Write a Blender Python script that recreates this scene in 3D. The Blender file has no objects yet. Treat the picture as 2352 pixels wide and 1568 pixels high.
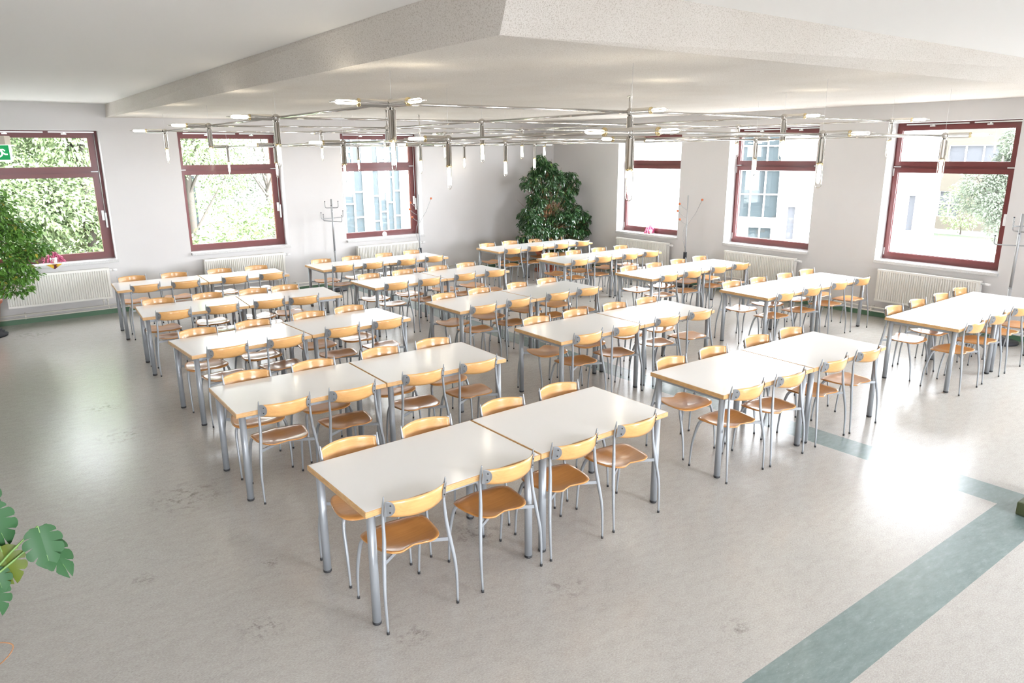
import bpy, bmesh, math, random
from mathutils import Vector, Matrix
from math import sin, cos, pi, radians

# ------------------------------------------------------------------ camera, world, light
S = bpy.context.scene
COL = S.collection
S.view_settings.view_transform = 'Standard'
S.view_settings.look = 'None'
S.view_settings.gamma = 1
S.view_settings.use_curve_mapping = False
S.view_settings.exposure = 0.38
CAMZ = 2.518
cd = bpy.data.cameras.new('camera')
cam = bpy.data.objects.new('camera', cd); COL.objects.link(cam)
cd.sensor_width = 36; cd.sensor_fit = 'HORIZONTAL'
cd.lens = 1646.55 / 2352 * 36
cd.clip_start = 0.05; cd.clip_end = 400
RT = ((0.8010746404144653, -0.598522846154009, -0.007058549180932824),
      (0.15737729159909442, 0.1992299807461364, 0.9672330654298518),
      (-0.5775048125979287, -0.7759367354389136, 0.25379198967389144))
m3 = Matrix(RT).transposed()
cam.matrix_world = Matrix.Translation((0, 0, CAMZ)) @ m3.to_4x4()
S.camera = cam

WORLD = 12.5
w = bpy.data.worlds.new('sky'); S.world = w; w.use_nodes = True
nt = w.node_tree
bg = nt.nodes['Background']
bg.inputs[0].default_value = (0.92, 0.955, 1.02, 1); bg.inputs[1].default_value = WORLD
# hazy sky with a broad glow where the sun stands behind thin cloud, beyond the right-hand windows
tcw = nt.nodes.new('ShaderNodeTexCoord'); dp = nt.nodes.new('ShaderNodeVectorMath'); dp.operation = 'DOT_PRODUCT'
gd = Vector((.86, -.30, .42)).normalized(); dp.inputs[1].default_value = gd
mx0 = nt.nodes.new('ShaderNodeMath'); mx0.operation = 'MAXIMUM'; mx0.inputs[1].default_value = 0
pw = nt.nodes.new('ShaderNodeMath'); pw.operation = 'POWER'; pw.inputs[1].default_value = 9
ma = nt.nodes.new('ShaderNodeMath'); ma.operation = 'MULTIPLY_ADD'; ma.inputs[1].default_value = WORLD*2.7; ma.inputs[2].default_value = WORLD
bk = nt.nodes.new('ShaderNodeVectorMath'); bk.operation = 'DOT_PRODUCT'; bk.inputs[1].default_value = Vector((.1, -1, .3)).normalized()  # second sky glow behind the camera, added to brighten the front floor
b0 = nt.nodes.new('ShaderNodeMath'); b0.operation = 'MAXIMUM'; b0.inputs[1].default_value = 0
b1 = nt.nodes.new('ShaderNodeMath'); b1.operation = 'POWER'; b1.inputs[1].default_value = 3
b2 = nt.nodes.new('ShaderNodeMath'); b2.operation = 'MULTIPLY_ADD'; b2.inputs[1].default_value = WORLD*3.0
nt.links.new(tcw.outputs['Generated'], bk.inputs[0]); nt.links.new(bk.outputs['Value'], b0.inputs[0]); nt.links.new(b0.outputs[0], b1.inputs[0])
nt.links.new(b1.outputs[0], b2.inputs[0]); nt.links.new(ma.outputs[0], b2.inputs[2])
nt.links.new(tcw.outputs['Generated'], dp.inputs[0]); nt.links.new(dp.outputs['Value'], mx0.inputs[0])
nt.links.new(mx0.outputs[0], pw.inputs[0]); nt.links.new(pw.outputs[0], ma.inputs[0]); nt.links.new(b2.outputs[0], bg.inputs[1])
w.cycles.sampling_method = 'AUTOMATIC'
S.cycles.max_bounces = 9; S.cycles.diffuse_bounces = 5; S.cycles.glossy_bounces = 4; S.cycles.transparent_max_bounces = 12

XW, YW = 11.15, 13.3            # inner faces of the right wall and of the back wall
X0, Y0 = -3.0, -4.0             # inner faces of the walls beside and behind the camera
WT = 0.42
ZC = 3.31
SILL, HEAD = 0.885, 2.91
def zc(x, y): return 3.11 + .0098*(x-1.95) - .003*(13.3-y)
BACK_OPEN = [(-2.81, -1.07), (0.08, 1.82), (2.97, 4.71), (5.86, 7.59)]
RIGHT_OPEN = [(9.48, 11.17), (6.66, 8.37), (3.83, 5.53), (1.0, 2.7), (-1.83, -0.13)]
LEFT_OPEN = []
REAR_FILL_OPEN = [(-2.9, -0.1), (4.4, 6.7)]  # unseen windows added behind the camera to bring in fill daylight

def portal(name, loc, rot, sx, sy):
    l = bpy.data.lights.new(name, 'AREA'); l.shape = 'RECTANGLE'; l.size = sx; l.size_y = sy
    l.cycles.is_portal = True
    o = bpy.data.objects.new(name, l); COL.objects.link(o); o.location = loc; o.rotation_euler = rot
zm, zh = (SILL+HEAD)/2, HEAD-SILL
for a, b in BACK_OPEN: portal('daylight_portal', ((a+b)/2, YW+WT-.01, zm), (radians(-90), 0, 0), b-a, zh)
for a, b in RIGHT_OPEN: portal('daylight_portal', (XW+WT-.01, (a+b)/2, zm), (radians(-90), 0, radians(-90)), b-a, zh)
for a, b in LEFT_OPEN: portal('daylight_portal', (X0-WT+.01, (a+b)/2, zm), (radians(-90), 0, radians(90)), b-a, zh)
for a, b in REAR_FILL_OPEN: portal('daylight_portal', ((a+b)/2, Y0-WT+.01, zm), (radians(90), 0, 0), b-a, zh)

# ------------------------------------------------------------------ material helpers
def mat(name, col=(.8,.8,.8), rough=.5, metal=0, coat=0, spec=.5):
    m = bpy.data.materials.new(name); m.use_nodes = True
    b = m.node_tree.nodes['Principled BSDF']
    b.inputs['Base Color'].default_value = (*col, 1)
    b.inputs['Roughness'].default_value = rough
    b.inputs['Metallic'].default_value = metal
    b.inputs['Coat Weight'].default_value = coat
    b.inputs['Coat Roughness'].default_value = .12
    b.inputs['Specular IOR Level'].default_value = spec
    return m
def N(m, t, **k):
    n = m.node_tree.nodes.new(t)
    for a, v in k.items(): setattr(n, a, v)
    return n
def L(m, a, b): m.node_tree.links.new(a, b)
def coords(m, scale=(1,1,1), rot=(0,0,0)):
    tc = N(m, 'ShaderNodeTexCoord'); mp = N(m, 'ShaderNodeMapping')
    mp.inputs['Scale'].default_value = scale; mp.inputs['Rotation'].default_value = rot
    L(m, tc.outputs['Object'], mp.inputs['Vector']); return mp.outputs[0]
def noise(m, vec, sc, det=3, rough=.5):
    n = N(m, 'ShaderNodeTexNoise'); n.inputs['Scale'].default_value = sc
    n.inputs['Detail'].default_value = det; n.inputs['Roughness'].default_value = rough
    L(m, vec, n.inputs['Vector']); return n.outputs['Fac']
def ramp(m, fac, stops):
    r = N(m, 'ShaderNodeValToRGB'); e = r.color_ramp.elements
    while len(e) < len(stops): e.new(.5)
    for q, (p, c) in zip(e, stops):
        q.position = p; q.color = (*c, 1) if len(c) == 3 else c
    L(m, fac, r.inputs[0]); return r.outputs[0]
def mix(m, fac, a, b, mode='MIX'):
    n = N(m, 'ShaderNodeMix', data_type='RGBA', blend_type=mode)
    for s, v in ((0, fac), (6, a), (7, b)):
        if hasattr(v, 'links') or hasattr(v, 'is_linked'): L(m, v, n.inputs[s])
        else: n.inputs[s].default_value = v if s == 0 else (*v, 1)
    return n.outputs[2]
def bump(m, h, strength, dist=.01):
    b = N(m, 'ShaderNodeBump'); b.inputs['Strength'].default_value = strength
    b.inputs['Distance'].default_value = dist
    L(m, h, b.inputs['Height']); L(m, b.outputs[0], m.node_tree.nodes['Principled BSDF'].inputs['Normal'])
def base(m, sock): L(m, sock, m.node_tree.nodes['Principled BSDF'].inputs['Base Color'])
def rgh(m, sock): L(m, sock, m.node_tree.nodes['Principled BSDF'].inputs['Roughness'])
M = {}
def wood(name, dark, light, rough, coat, sc=(3, 40, 40)):
    m = mat(name, light, rough, coat=coat)
    v = coords(m, sc); f = noise(m, v, 1.6, 4, .6)
    base(m, ramp(m, f, [(.25, dark), (.75, light)])); return m
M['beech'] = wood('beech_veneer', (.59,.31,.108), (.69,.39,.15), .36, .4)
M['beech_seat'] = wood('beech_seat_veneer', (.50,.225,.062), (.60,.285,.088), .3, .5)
M['edge'] = wood('beech_edge', (.46,.25,.09), (.66,.42,.2), .45, .1, (14, 14, 90))
M['laminate'] = mat('white_laminate', (.88,.87,.855), .2, coat=.4)
v = coords(M['laminate']); bump(M['laminate'], noise(M['laminate'], v, 600, 2), .02, .001)
M['steel'] = mat('grey_lacquered_steel', (.33,.35,.37), .42, metal=.35)
M['plate'] = mat('grey_plate', (.27,.28,.29), .4, metal=.4)
M['rubber'] = mat('black_rubber', (.02,.02,.022), .6)
M['chrome'] = mat('chrome', (.70,.685,.66), .10, metal=1)
M['brass'] = mat('pale_brass', (.8,.66,.38), .15, metal=1)
M['maroon'] = mat('maroon_window_frame', (.135,.022,.022), .38, coat=.2)
M['seal'] = mat('window_gasket', (.03,.03,.03), .6)
M['white_metal'] = mat('white_fitting', (.8,.8,.8), .3)
M['alu'] = mat('aluminium_rod', (.75,.76,.76), .28, metal=.7)
M['rad'] = mat('cream_radiator', (.78,.765,.72), .35)
M['pipe'] = mat('painted_pipe', (.78,.76,.70), .4)
M['terracotta'] = mat('terracotta', (.50,.155,.08), .65)
M['soil'] = mat('soil', (.035,.022,.014), .9)
M['bark'] = mat('ficus_bark', (.24,.12,.055), .8)
M['porcelain'] = mat('white_pot', (.8,.8,.79), .25)
M['black'] = mat('black_plastic', (.02,.022,.03), .4)
M['orange'] = mat('orange_ball', (.55,.13,.04), .35)
M['lino_green'] = mat('green_baseboard', (.10,.20,.12), .5)
M['lacegrey'] = mat('coat_stand_grey', (.36,.37,.38), .35, metal=.3)

m = M['wall'] = mat('white_wall_paint', (.80,.775,.75), .75)
v = coords(m); base(m, ramp(m, noise(m, v, 1.1, 4, .6), [(.2, (.615,.600,.595)), (.8, (.645,.630,.625))]))
bump(m, noise(m, v, 260, 3), .15, .002)
m = M['ceil'] = mat('smooth_ceiling', (.87,.865,.855), .85)
v = coords(m); bump(m, noise(m, v, 8, 3), .05, .003)
m = M['plaster'] = mat('textured_plaster', (.72,.67,.61), .9)
v = coords(m)
vo = N(m, 'ShaderNodeTexVoronoi'); vo.inputs['Scale'].default_value = 75; L(m, v, vo.inputs['Vector'])
h = noise(m, v, 130, 4, .7)
base(m, mix(m, ramp(m, h, [(.36, (0,0,0)), (.50, (1,1,1))]), (.52,.47,.41), ramp(m, noise(m, v, 1.3, 3), [(.3,(.70,.655,.60)),(.7,(.76,.725,.68))])))
bump(m, h, .9, .006)

SPOTS = [(0.80,8.14,0.22), (0.79,7.20,0.28), (0.99,5.50,0.36), (0.93,3.58,0.16), (2.43,3.72,0.22), (3.00,2.00,0.10), (1.56,3.01,0.12), (2.51,2.85,0.15), (1.19,4.21,0.10), (0.50,4.49,0.10), (0.46,12.38,0.35)]
# floor: mottled grey linoleum
m = M['floor'] = mat('grey_linoleum', (.4,.38,.35), .3, spec=.7)
v = coords(m); vs = coords(m, (1.0, 2.2, 1), (0, 0, radians(28)))
big = noise(m, v, .6, 5, .62)
c1 = ramp(m, big, [(.3, (.40,.385,.36)), (.5, (.44,.41,.375)), (.72, (.415,.42,.40))])
c2 = mix(m, .6, c1, ramp(m, noise(m, vs, 9, 7, .72), [(.3, (.30,.28,.255)), (.52, (.43,.41,.38)), (.75, (.51,.50,.475))]))
c2 = mix(m, .45, c2, ramp(m, noise(m, vs, 75, 4, .7), [(.34, (.27,.255,.235)), (.52, (.43,.41,.38)), (.68, (.58,.565,.54))]))
c3 = mix(m, ramp(m, noise(m, vs, 30, 5, .72), [(.63, (0,0,0)), (.72, (.6,.6,.6))]), c2, (.17,.15,.135))
# scuffed spots with a shape of their own
def spot(cx, cy, rr):
    g_ = N(m, 'ShaderNodeVectorMath', operation='DISTANCE'); L(m, v, g_.inputs[0]); g_.inputs[1].default_value = (cx, cy, 0)
    q = N(m, 'ShaderNodeMapRange'); q.inputs['From Min'].default_value = rr; q.inputs['From Max'].default_value = rr*.2
    L(m, g_.outputs['Value'], q.inputs[0]); return q.outputs[0]
acc = None
for cx, cy, rr in SPOTS:
    o = spot(cx, cy, rr)
    if acc is None: acc = o
    else:
        a_ = N(m, 'ShaderNodeMath', operation='MAXIMUM'); L(m, acc, a_.inputs[0]); L(m, o, a_.inputs[1]); acc = a_.outputs[0]
dn = N(m, 'ShaderNodeMath', operation='MULTIPLY'); L(m, acc, dn.inputs[0]); L(m, ramp(m, noise(m, v, 14, 5, .75), [(.50, (0,0,0)), (.62, (.75,.75,.75))]), dn.inputs[1])
c5 = mix(m, dn.outputs[0], c3, (.15,.13,.12))
base(m, c5)
m.node_tree.nodes['Principled BSDF'].inputs['Roughness'].default_value = .23
bump(m, noise(m, vs, 18, 4, .6), .10, .004)
m = M['band'] = mat('blue_green_linoleum', (.2,.26,.25), .3, spec=.8)
v = coords(m); vs = coords(m, (1.0, 2.6, 1), (0, 0, radians(28)))
c1 = ramp(m, noise(m, vs, 9, 6, .7), [(.3, (.135,.185,.18)), (.55, (.18,.235,.23)), (.78, (.25,.305,.30))])
c2 = mix(m, ramp(m, noise(m, vs, 38, 3, .7), [(.62, (0,0,0)), (.74, (.5,.5,.5))]), c1, (.40,.46,.46))
base(m, c2); m.node_tree.nodes['Principled BSDF'].inputs['Roughness'].default_value = .23
bump(m, noise(m, vs, 18, 4, .6), .10, .004)
m = M['sill'] = mat('speckled_stone_sill', (.7,.7,.7), .2)
v = coords(m); base(m, ramp(m, noise(m, v, 300, 3, .7), [(.35, (.42,.42,.42)), (.55, (.66,.66,.65)), (.7, (.78,.78,.78))]))

# thin window glass: passes light straight through and mirrors a little by angle
g = M['glass'] = bpy.data.materials.new('window_glass'); g.use_nodes = True
t = g.node_tree; t.nodes.clear()
o_ = t.nodes.new('ShaderNodeOutputMaterial'); mx = t.nodes.new('ShaderNodeMixShader')
tr = t.nodes.new('ShaderNodeBsdfTransparent'); gl = t.nodes.new('ShaderNodeBsdfGlossy')
tr.inputs[0].default_value = (.96,.98,.97,1); gl.inputs['Roughness'].default_value = 0.0
lw = t.nodes.new('ShaderNodeLayerWeight'); lw.inputs[0].default_value = .5      # Facing = 1 - |cos|
p5 = t.nodes.new('ShaderNodeMath'); p5.operation = 'POWER'; p5.inputs[1].default_value = 4.2
sc_ = t.nodes.new('ShaderNodeMath'); sc_.operation = 'MULTIPLY_ADD'; sc_.inputs[1].default_value = .9; sc_.inputs[2].default_value = .06
t.links.new(lw.outputs['Facing'], p5.inputs[0]); t.links.new(p5.outputs[0], sc_.inputs[0])
t.links.new(sc_.outputs[0], mx.inputs[0]); t.links.new(tr.outputs[0], mx.inputs[1]); t.links.new(gl.outputs[0], mx.inputs[2]); t.links.new(mx.outputs[0], o_.inputs[0])
def emis(name, col, st):
    m = bpy.data.materials.new(name); m.use_nodes = True; b = m.node_tree.nodes['Principled BSDF']
    b.inputs['Base Color'].default_value = (*col, 1); b.inputs['Emission Color'].default_value = (*col, 1)
    b.inputs['Emission Strength'].default_value = st; return m
M['bulb'] = emis('glowing_lamp', (1, .90, .72), 24)
M['sign_green'] = emis('green_sign_panel', (.01,.26,.08), .5)
M['sign_white'] = emis('white_sign_panel', (.9,.95,.9), .9)
M['beige'] = mat('beige_plastic', (.62,.55,.46), .45)
def leafmat(name, c1, c2, c3, rough=.35, coat=.25, trans=.0):
    m = mat(name, c1, rough, coat=coat)
    oi = N(m, 'ShaderNodeNewGeometry')
    base(m, ramp(m, oi.outputs['Random Per Island'], [(0, c1), (.55, c2), (.95, c2), (1, c3)]))
    if trans: m.node_tree.nodes['Principled BSDF'].inputs['Subsurface Weight'].default_value = 0
    return m
M['leaf_dark'] = leafmat('dark_ficus_leaf', (.012,.042,.014), (.03,.085,.024), (.10,.19,.04), .3, .5)
M['leaf_bright'] = leafmat('bright_ficus_leaf', (.05,.14,.02), (.12,.27,.04), (.45,.38,.05), .4, .3)
M['leaf_monstera'] = mat('monstera_leaf', (.02,.078,.022), .5, spec=.3)
M['leaf_monstera_young'] = mat('monstera_leaf_olive', (.085,.115,.012), .5, spec=.3)
M['stem_green'] = mat('green_stem', (.13,.24,.06), .5)
M['tree_leaf'] = leafmat('outdoor_leaf', (.11,.155,.075), (.185,.245,.11), (.26,.31,.145), .7, 0)
M['tree_pale'] = leafmat('outdoor_pale_leaf', (.13,.15,.11), (.18,.205,.15), (.23,.25,.19), .7, 0)
M['trunk'] = mat('tree_trunk', (.065,.055,.045), .9)
M['pink'] = leafmat('pink_cactus_flower', (.48,.05,.17), (.62,.16,.27), (.66,.30,.18), .5, .1)
M['grass'] = mat('lawn', (.032,.046,.022), .9)
M['paving'] = mat('paving', (.42,.41,.39), .9)
M['render_white'] = mat('white_render', (.8,.8,.78), .9)
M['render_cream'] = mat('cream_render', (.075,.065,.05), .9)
M['dark_glass'] = mat('facade_glass', (.025,.033,.036), .2, spec=.12)
M['blind'] = mat('grey_blind', (.045,.047,.055), .6)
M['cloth'] = mat('sunflower_cloth', (.2,.02,.02), .8)
v = coords(M['cloth']); base(M['cloth'], ramp(M['cloth'], noise(M['cloth'], v, 22, 2), [(.42, (.09,.01,.01)), (.5, (.55,.33,.02)), (.6, (.65,.4,.03))]))
M['doily'] = mat('white_doily', (.8,.8,.8), .8)

# ------------------------------------------------------------------ mesh helpers
def link(name, bm, m, parent=None, smooth=False, loc=None):
    me = bpy.data.meshes.new(name)
    if isinstance(bm, tuple): me.from_pydata(*bm)
    else: bmesh.ops.recalc_face_normals(bm, faces=bm.faces[:]); bm.to_mesh(me); bm.free()
    ms = m if isinstance(m, (list, tuple)) else [m]
    for q in ms: me.materials.append(q)
    if smooth:
        me.polygons.foreach_set('use_smooth', [True]*len(me.polygons))
    o = bpy.data.objects.new(name, me); COL.objects.link(o)
    if parent: o.parent = parent
    if loc: o.location = loc
    return o
def empty(name, loc=(0,0,0), rz=0, parent=None):
    o = bpy.data.objects.new(name, None); COL.objects.link(o); o.location = loc; o.rotation_euler = (0,0,rz)
    o.empty_display_size = .1
    if parent: o.parent = parent
    return o
def tag(o, label=None, cat=None, group=None, kind=None):
    if label: o['label'] = label
    if cat: o['category'] = cat
    if group: o['group'] = group
    if kind: o['kind'] = kind
    return o
def box(bm, x0, x1, y0, y1, z0, z1, mi=0, M4=None):
    vs = [bm.verts.new((x, y, z)) for z in (z0, z1) for y in (y0, y1) for x in (x0, x1)]
    if M4:
        for q in vs: q.co = M4 @ q.co
    for f in ((0,2,3,1),(4,5,7,6),(0,1,5,4),(2,6,7,3),(0,4,6,2),(1,3,7,5)):
        fc = bm.faces.new([vs[i] for i in f]); fc.material_index = mi
    return vs
def bevbox(bm, x0, x1, y0, y1, z0, z1, r=.004, seg=2, mi=0):
    vs = box(bm, x0, x1, y0, y1, z0, z1, mi)
    es = set(e for q in vs for e in q.link_edges)
    bmesh.ops.bevel(bm, geom=list(es), offset=r, segments=seg, affect='EDGES', profile=.6)
def frame_at(d, up=Vector((0,0,1))):
    d = d.normalized()
    a = d.cross(up)
    if a.length < 1e-4: a = d.cross(Vector((1,0,0)))
    a.normalize(); b = d.cross(a).normalized(); return a, b
def tube(bm, pts, rad, n=10, caps=True, mi=0, closed=False):
    pts = [Vector(p) for p in pts]; k = len(pts)
    rad = rad if isinstance(rad, (list, tuple)) else [rad]*k
    rings = []; pa = None
    for i, p in enumerate(pts):
        if closed: d = pts[(i+1) % k]-pts[i-1]
        else: d = (pts[min(i+1, k-1)]-pts[max(i-1, 0)])
        if d.length < 1e-9: d = Vector((0,0,1))
        d.normalize()
        if pa is None: a, b = frame_at(d)
        else:
            a = pa - d*pa.dot(d)
            if a.length < 1e-5: a, b = frame_at(d)
            a.normalize(); b = d.cross(a).normalized()
        pa = a
        rings.append([bm.verts.new(p + (a*cos(2*pi*j/n)+b*sin(2*pi*j/n))*rad[i]) for j in range(n)])
    for i in range(k if closed else k-1):
        A, B = rings[i], rings[(i+1) % k]
        for j in range(n):
            f = bm.faces.new((A[j], A[(j+1)%n], B[(j+1)%n], B[j])); f.smooth = True; f.material_index = mi
    if caps and not closed:
        for r in (rings[0], rings[-1]):
            f = bm.faces.new(r); f.material_index = mi
def cyl(bm, a, b, r, n=16, r2=None, mi=0): tube(bm, [a, b], [r, r if r2 is None else r2], n, True, mi)
def lathe(bm, prof, n=32, c=(0,0,0), mi=0):
    rings = []
    for r, z in prof:
        if r < 1e-5: rings.append([bm.verts.new((c[0], c[1], c[2]+z))])
        else: rings.append([bm.verts.new((c[0]+r*cos(2*pi*j/n), c[1]+r*sin(2*pi*j/n), c[2]+z)) for j in range(n)])
    for A, B in zip(rings, rings[1:]):
        for j in range(n):
            if len(A) == 1 and len(B) == 1: continue
            if len(A) == 1: f = bm.faces.new((A[0], B[j], B[(j+1)%n]))
            elif len(B) == 1: f = bm.faces.new((A[j], B[0], A[(j+1)%n]))
            else: f = bm.faces.new((A[j], A[(j+1)%n], B[(j+1)%n], B[j]))
            f.smooth = True; f.material_index = mi
def catmull(pts, n=4):
    """smooth a list of (vector + radius) tuples"""
    out = []; k = len(pts)
    for i in range(k-1):
        p0, p1, p2, p3 = pts[max(i-1,0)], pts[i], pts[i+1], pts[min(i+2,k-1)]
        for s in range(n):
            t = s/n
            out.append(tuple(.5*((2*b)+(-a+c)*t+(2*a-5*b+4*c-d)*t*t+(-a+3*b-3*c+d)*t**3) for a, b, c, d in zip(p0, p1, p2, p3)))
    out.append(tuple(pts[-1])); return out
def copy_tree(o, parent=None):
    c = o.copy(); COL.objects.link(c)
    if parent: c.parent = parent
    for ch in list(CH.get(o.name, ())) : copy_tree(ch, c)
    return c
CH = {}
def index_children(o):
    CH[o.name] = list(o.children)
    for c in o.children: index_children(c)

# ------------------------------------------------------------------ room shell
def struct(o, label=None):
    o['kind'] = 'structure'
    if label: o['label'] = label
    return o
bm = bmesh.new()
BX0, BX1, BY0, BY1 = 5.72, 6.04, 1.40, 1.72
def quad(bm, pts, mi=0):
    f = bm.faces.new([bm.verts.new(p) for p in pts]); f.material_index = mi; return f
# floor sheets around the inlaid band, then the band itself
for x0, x1, y0, y1, mi in ((X0-WT, BX0, BY1, YW+WT, 0), (BX1, XW+WT, BY0, YW+WT, 0), (X0-WT, XW+WT, Y0-WT, BY0, 0),
                           (BX0, BX1, BY1, YW+WT, 1), (X0-WT, BX1, BY0, BY1, 1)):
    quad(bm, ((x0,y0,0),(x1,y0,0),(x1,y1,0),(x0,y1,0)), mi)
box(bm, X0-WT, XW+WT, Y0-WT, YW+WT, -.3, -.02)
fl = link('floor', bm, [M['floor'], M['band']])
struct(fl, 'mottled grey linoleum floor with an inlaid blue-green band')

def wall_with_openings(name, L0, L1, opens, tf):
    """wall built of blocks between the openings; local x along the wall, y outward, z up"""
    bm = bmesh.new()
    cuts = sorted(opens); x = L0
    for a, b in cuts:
        box(bm, x, a, 0, WT, 0, 3.5, 0, tf); box(bm, a, b, 0, WT, 0, SILL-.04, 0, tf); box(bm, a, b, 0, WT, HEAD, 3.5, 0, tf); x = b
    box(bm, x, L1, 0, WT, 0, 3.5, 0, tf)
    bmesh.ops.remove_doubles(bm, verts=bm.verts[:], dist=1e-5)
    return link(name, bm, M['wall'])
Tback = Matrix.Translation((0, YW, 0))
Tright = Matrix.Translation((XW, 0, 0)) @ Matrix.Rotation(-pi/2, 4, 'Z')
Tleft = Matrix.Translation((X0, 0, 0)) @ Matrix.Rotation(pi/2, 4, 'Z')
Trear = Matrix.Translation((0, Y0, 0)) @ Matrix.Rotation(pi, 4, 'Z')
struct(wall_with_openings('wall_back', X0-WT, XW+WT, BACK_OPEN, Tback), 'white painted wall left of the corner with maroon windows')
struct(wall_with_openings('wall_right', -YW, -Y0, [(-b, -a) for a, b in RIGHT_OPEN], Tright), 'white painted wall right of the corner with maroon windows')
wl = struct(wall_with_openings('wall_left', Y0, YW, LEFT_OPEN, Tleft)); wl.data.materials[0] = mat('bounce_cut_wall', (.34,.31,.28), .8)  # unseen wall coloured dark to cut bounce onto the lowered ceiling's side
struct(wall_with_openings('wall_front', -XW-WT, -X0+WT, [(-b, -a) for a, b in REAR_FILL_OPEN], Trear))

bm = bmesh.new(); box(bm, X0-WT, XW+WT, Y0-WT, YW+WT, ZC, ZC+.2)
struct(link('ceiling', bm, M['ceil']), 'smooth white upper ceiling')
bm = bmesh.new()
bot = [(1.95, YW), (2.23, 3.08), (XW, 3.0), (XW, YW)]
top = [(1.97, YW), (2.12, 2.82), (XW, 2.65), (XW, YW)]
B = [bm.verts.new((x, y, zc(x, y))) for x, y in bot]; Tt = [bm.verts.new((x, y, ZC+.02)) for x, y in top]
bm.faces.new(B); bm.faces.new(Tt[::-1])
for i in range(4): bm.faces.new((B[i], B[(i+1)%4], Tt[(i+1)%4], Tt[i]))
struct(link('ceiling_dropped', bm, M['plaster']), 'lowered ceiling field of coarse beige textured plaster')
for nm, pts in (('baseboard_back', (-X0*0+X0, XW, YW-.012, YW)), ('baseboard_right', None)):
    bm = bmesh.new()
    if pts: box(bm, X0, XW, YW-.012, YW-.0005, 0, .075)
    else: box(bm, XW-.012, XW-.0005, Y0, YW-.012, 0, .075)
    struct(link(nm, bm, M['lino_green']), 'green baseboard strip')

# ------------------------------------------------------------------ windows (local x right, y outward, z up, origin at opening's lower left, inner wall face)
def build_window(n, width, tf, label, detail=True):
    root = empty('window_%d' % n); root.matrix_world = tf
    root['kind'] = 'structure'; root['label'] = label
    W, H = width, HEAD-SILL
    yf, yb = .235, .31
    bm = bmesh.new()
    l, r_, b, t = .045, .085, .05, .05
    def ring(bm, x0, x1, z0, z1, wl, wr, wb, wt_, y0, y1):
        box(bm, x0, x0+wl, y0, y1, z0, z1); box(bm, x1-wr, x1, y0, y1, z0, z1)
        box(bm, x0+wl, x1-wr, y0, y1, z0, z0+wb); box(bm, x0+wl, x1-wr, y0, y1, z1-wt_, z1)
    ring(bm, 0, W, 0, H, l, r_, b, t, yf, yb)
    box(bm, l, W-r_, yf+.004, yb, 1.355, 1.43)
    link('window_frame', bm, M['maroon'], root)
    def sash(nm, x0, x1, z0, z1):
        bm = bmesh.new(); ring(bm, x0, x1, z0, z1, .055, .062, .058, .058, yf-.018, yb-.01)
        ring(bm, x0+.05, x1-.057, z0+.053, z1-.053, .012, .012, .012, .012, yf+.004, yb-.02)
        o = link(nm, bm, M['maroon'], root)
        bm = bmesh.new()
        quad(bm, ((x0+.05, yf+.03, z0+.05), (x1-.055, yf+.03, z0+.05), (x1-.055, yf+.03, z1-.05), (x0+.05, yf+.03, z1-.05)))
        link('pane', bm, M['glass'], o)
        return o
    sash('lower_sash', l-.012, W-r_+.012, .045, 1.372)
    sash('upper_sash', l-.012, W-r_+.012, 1.41, H-.045)
    bm = bmesh.new()
    xr = W-.045
    tube(bm, [(xr, yf-.012, .58), (xr, yf-.012, H-.05)], .008, 8)
    box(bm, .62*W, xr+.004, yf-.03, yf-.012, H-.03, H-.014); box(bm, .08*W, .58*W, yf-.03, yf-.012, H-.034, H-.018)
    for fx in (.30, .74):
        box(bm, fx*W-.04, fx*W+.03, yf-.036, yf-.012, H-.06, H-.042); box(bm, fx*W-.01, fx*W+.015, yf-.034, yf-.01, H-.05, H-.02)
    link('opener_rod', bm, M['alu'], root)
    bm = bmesh.new(); bevbox(bm, W-.10, W-.066, yf-.05, yf-.016, .62, .78, .004); bevbox(bm, W-.058, W-.03, yf-.045, yf-.01, .50, .74, .004)
    link('window_handle', bm, M['white_metal'], root)
    bm = bmesh.new()
    for z in (.06, 1.26): box(bm, .012, .03, yf-.012, yf, z, z+.11)
    for x in (.02, W-.16): box(bm, x, x+.10, yf-.024, yf-.004, 1.388, 1.40)
    link('hinge', bm, M['white_metal'], root)
    bm = bmesh.new(); bevbox(bm, .005 if True else 0, W+.02, -.045, .237, -.045, 0, .004, 2)
    link('window_sill', bm, M['sill'], root)
    return root
NB = ['', 'maroon framed window partly behind the ficus at the far left', 'maroon framed window second from left showing trees', 'maroon framed window beside the corner showing a glazed facade']
for i, (a, b) in enumerate(BACK_OPEN):
    build_window(i+1 if i else 8, b-a, Tback @ Matrix.Translation((a, 0, SILL)), NB[i] or 'maroon framed window out of view')
NR = ['maroon framed window right of the corner, glaring white', 'maroon framed window in the middle of the right wall', 'maroon framed window at far right showing a tree', 'window beyond the frame', 'window beyond the frame']
for i, (a, b) in enumerate(RIGHT_OPEN):
    build_window(4+i if 4+i < 8 else 9, b-a, Tright @ Matrix.Translation((-b, 0, SILL)), NR[i])
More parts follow.
